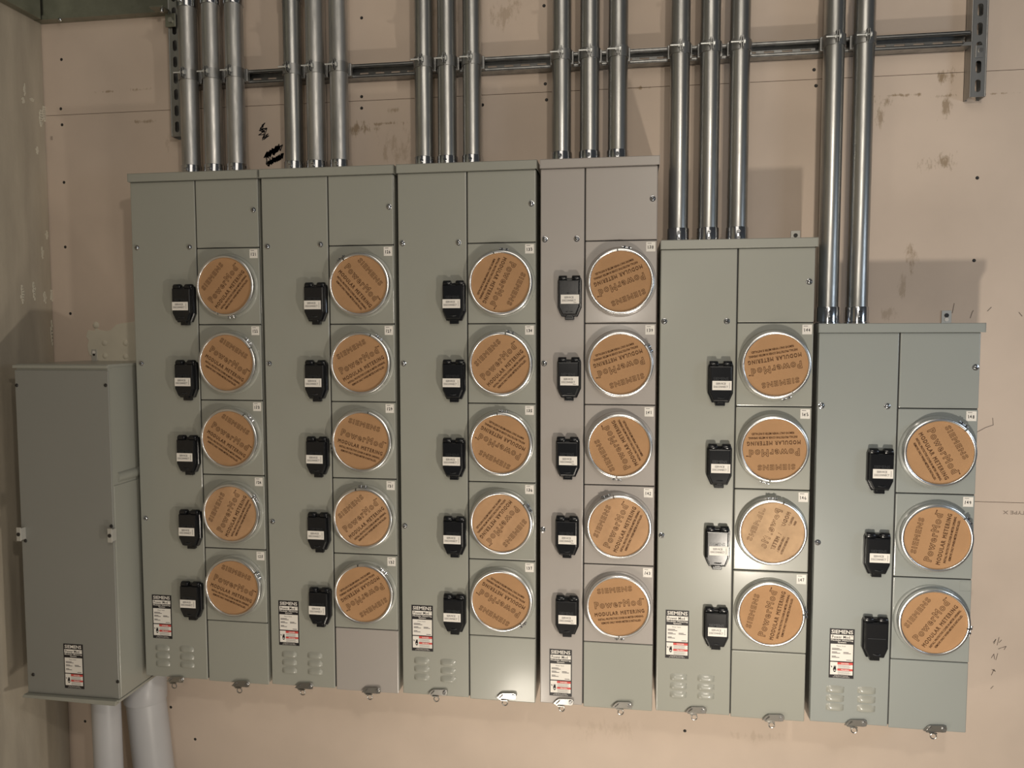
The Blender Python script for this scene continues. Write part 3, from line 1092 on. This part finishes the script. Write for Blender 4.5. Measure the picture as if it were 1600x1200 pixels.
# -------------------------------------------------------------- strut rails
def strut_h(x0, x1, zc, slots=True):
    """channel open to the front: back web with slots, two sides, inturned lips"""
    b = MB(M['strut'])
    h = 0.0206
    yf, yb = WY - 0.0413, WY - 0.0006
    t = 0.0026
    b.box(x0, x1, yf, yb, zc + h - t, zc + h)
    b.box(x0, x1, yf, yb, zc - h, zc - h + t)
    for s_ in (1, -1):
        b.box(x0, x1, yf, yf + t, min(zc + s_ * h, zc + s_ * .0112), max(zc + s_ * h, zc + s_ * .0112), bev=0.0006, seg=1)
        z_a, z_b = zc + s_ * .0112, zc + s_ * (.0112 + t)
        b.box(x0, x1, yf, yf + 0.0080, min(z_a, z_b), max(z_a, z_b))
    # web with slots
    pitch, sw, sh = 0.0508, 0.0142, 0.0071
    n = int((x1 - x0) / pitch)
    x = x0
    b.box(x0, x1, yb - t, yb, zc + sh, zc + h)
    b.box(x0, x1, yb - t, yb, zc - h, zc - sh)
    for i in range(n + 1):
        xa = x
        xc_ = x0 + pitch * (i + .5)
        if xc_ + sw > x1:
            break
        b.box(xa, xc_ - sw, yb - t, yb, zc - sh, zc + sh)
        x = xc_ + sw
    b.box(x, x1, yb - t, yb, zc - sh, zc + sh)
    return b

b = strut_h(-1.40, 0.930, 0.551)
o = b.build('strut_channel')
tag(o, 'long horizontal galvanised strut channel carrying all the conduits', 'strut channel')
root = thing('strut_channel', 'upright galvanised strut channel with open slots, right end of the long rail', 'strut channel', (0.953, WY, 0.392))
# the right upright shows its slotted face
def strut_v(xc, zb_, zt_):
    '''upright channel turned with its slotted web to the front'''
    b = MB(M['strut'])
    h = 0.0206
    yf, yb = WY - 0.0413, WY - 0.0006
    for s_ in (1, -1):
        xa, xb = xc + s_ * h, xc + s_ * (h - .0026)
        b.box(min(xa, xb), max(xa, xb), yf + .001, yb, zb_, zt_)
        xa, xb = xc + s_ * h, xc + s_ * (h - .0085)
        b.box(min(xa, xb), max(xa, xb), yb - .0026, yb, zb_, zt_)
        xa, xb = xc + s_ * (h + .0003), xc + s_ * (h - .0034)
        b.box(min(xa, xb), max(xa, xb), yf - .0012, yf + .0026, zb_, zt_, bev=.0011)
        xa, xb = xc + s_ * .0071, xc + s_ * (h - .0034)
        b.box(min(xa, xb), max(xa, xb), yf, yf + .0026, zb_, zt_)
    x_a, x_b = xc - .0071, xc + .0071
    z = zb_
    i = 0
    while zb_ + 0.030 + i * 0.0508 < zt_ - .02:
        zc_ = zb_ + 0.030 + i * 0.0508
        # web between slots, with rounded slot ends
        z1 = zc_ - .0142
        for (za, zb2, sg) in ((z, z1, 1),):
            b.box(x_a, x_b, yf, yf + .0026, za + (.004 if i else 0), zb2 - .004)
            n = 8
            top = [(x_a, zb2 - .004), (x_a, zb2 + .004)] + [(xc - .0071 * math.cos(math.pi * k / n), zb2 + .004 - .0068 * math.sin(math.pi * k / n)) for k in range(1, n)] + [(x_b, zb2 + .004), (x_b, zb2 - .004)]
            b.prism(top, yf, yf + .0026)
            if i:
                bot = [(x_a, za + .004), (x_a, za - .004)] + [(xc - .0071 * math.cos(math.pi * k / n), za - .004 + .0068 * math.sin(math.pi * k / n)) for k in range(1, n)] + [(x_b, za - .004), (x_b, za + .004)]
                b.prism(bot, yf, yf + .0026)
        z = zc_ + .0142
        i += 1
    b.box(x_a, x_b, yf, yf + .0026, z, zt_)
    return b
xc = 0.953
yf = WY - 0.0413
strut_v(xc, 0.392, 1.5).build('channel', root)
b = MB(M['strut'])
b.box(xc - .0100, xc + .0100, yf - .004, yf, 0.497, 0.530, bev=.001)
b.cyl((xc + .002, yf - .008, .516), (xc + .002, yf - .003, .516), 0.006, M['steel'], n=6, smooth=False)
b.build('channel_bolt', root)
b = MB(M['strut'])
b.prism([(0.905, 0.5305), (0.932, 0.5305), (0.932, 0.5405), (0.915, 0.5405)], yf - .004, yf, bev=.0006)
b.build('corner_fitting', root)

root = thing('strut_channel', 'upright galvanised strut channel behind the conduits at the left end', 'strut channel', (-1.4285, WY, 0.376))
b = strut_v(-1.4285, 0.376, 1.5)
b.build('channel', root)
b = MB(M['sheet'])
p = at(267, 32, WY - .046)
b.box(p.x - .0175, p.x + .0175, WY - .050, WY - .045, p.z - .021, p.z + .021, bev=.0012)
b.cyl((p.x + .003, WY - .056, p.z - .001), (p.x + .003, WY - .049, p.z - .001), 0.0085, M['steel'], n=6, smooth=False)
b.build('square_washer', root)
b = MB(M['sheet'])
p = at(252, 14, WY - .06)
b.box(p.x - .026, p.x + .020, WY - .085, WY - .046, p.z - .004, p.z + .001, bev=.0008)
b.cyl((p.x + .008, WY - .07, p.z - .002), (p.x + .008, WY - .07, p.z - .014), 0.0055, M['zinc'], n=10)
b.build('angle_bracket', root)

# ----------------------------------------------------------------- conduits
PY = WY - 0.070
PR = 0.0279
PIPES = [
    ('first', 0, 110, [(299, 250), (335, 250), (370.5, 250)], 0),
    ('second', 1, 108, [(460, 245), (495, 245), (531.5, 245)], 0),
    ('third', 2, 96, [(663.3, 240), (699.3, 240), (738.3, 240)], 0),
    ('narrow fourth', 3, 86, [(877, 235), (920.8, 235), (964.8, 235)], 0),
    ('fifth', 4, 73, [(1059.5, 345), (1106, 345), (1151.8, 345)], 1),
    ('sixth', 5, 62, [(1293, 480), (1339, 480)], 2),
]
@shared
def clamp_half():
    b = MB(M['strut'])
    R0, R1, H = PR + .0004, PR + .0030, 0.0150
    g = 0.10
    b.lathe([(R0, -H), (R1, -H), (R1, H), (R0, H), (R0, -H)], (0, 0, 0), axis='Z', n=40, a0=-math.pi / 2 + g, a1=math.pi * 1.5 - g)
    # feet hooked in the channel
    for s_ in (-1, 1):
        b.box(min(s_ * .020, s_ * .0345), max(s_ * .020, s_ * .0345), .012, .030, -.0195, .0195, bev=.0015)
    # ears at the front
    for s_ in (-1, 1):
        b.prism([(0.0 + s_ * .0016, -.013), (s_ * .0040, -.013), (s_ * .0040, .017), (s_ * .0016, .017)], -R1 - .012, -R0 + .002, bev=.0004)
    return b
@shared
def clamp_bolt(flip=1):
    b = MB(M['rod'])
    y = -PR - .0090
    b.cyl((-.030, y, .002), (.006, y, .002), 0.0021, n=10)
    b.cyl((.0040, y, .002), (.0085, y, .002), 0.0068, n=10)
    b.cyl((-.0075, y, .002), (-.0042, y, .002), 0.0058, n=6, smooth=False)
    return b
@shared
def connector():
    b = MB(M['zinc'])
    b.lathe([(PR + .0004, .048), (PR + .0026, .0475), (PR + .0032, .046), (PR + .0032, .006), (PR + .0055, .004), (PR + .0055, .0), (PR, .0)], (0, 0, 0), axis='Z', n=40)
    return b
@shared
def set_screws():
    b = MB(M['zinc'])
    for z in (.016, .034):
        b.cyl((0, -PR - .0088, z), (0, -PR - .002, z), 0.0048, n=12)
        b.box(-.0036, .0036, -PR - .0092, -PR - .0086, z - .0008, z + .0008, M['screw_dark'])
    return b
@shared
def coupling():
    b = MB(M['zinc'])
    b.lathe([(PR + .0004, .0), (PR + .0030, .0005), (PR + .0034, .003), (PR + .0034, .105), (PR + .0004, .106)], (0, 0, 0), axis='Z', n=40)
    for z in (.014, .040):
        b.cyl((-.006, -PR - .0088, z), (-.006, -PR - .002, z), 0.0048, n=12)
    return b

for gi, (nm, ci, cy, ps, fr) in enumerate(PIPES):
    zt = ZT0 - fr * P_ + 0.0237
    zl = 0.551
    for k, (px, py) in enumerate(ps):
        p = at(px, py, PY)
        x = p.x
        if len(ps) == 3:
            which = ORD[k]
            rel = f'{which} galvanised conduit of the three above the {nm} meter cabinet'
        else:
            which = ('left', 'right')[k]
            rel = f'{which} galvanised conduit of the pair above the short right-end meter cabinet'
        root = thing('conduit', rel, 'conduit', (x, PY, zt), 'steel conduits above the meter cabinets')
        b = MB(M['pipe_dull'] if gi == 0 or (gi == 1 and k > 0) else M['pipe'])
        top = 1.5
        b.lathe([(PR - .002, zt + .006), (PR, zt + .006), (PR, top), (PR - .002, top)], (x, PY, 0), axis='Z', n=56)
        b.build('pipe', root)
        cn = connector('connector', root, (x, PY, zt))
        set_screws('set_screw', cn, (x, PY, zt))
        if gi == 0 or (gi == 1 and k == 0):
            yy = (14, 9, 9)[k] if gi == 0 else 4
            q = at(px, yy, PY)
            coupling('coupling', root, (x, PY, q.z))
        crel = rel.replace('galvanised conduit', 'conduit')
        ct = thing('strut_clamp', 'two-piece pipe clamp on the ' + crel, 'pipe clamp', (x, PY, zl), 'pipe clamps along the strut rail')
        clamp_half('clamp_band', ct, (x, PY, zl))
        clamp_bolt('clamp_bolt', ct, (x, PY, zl))
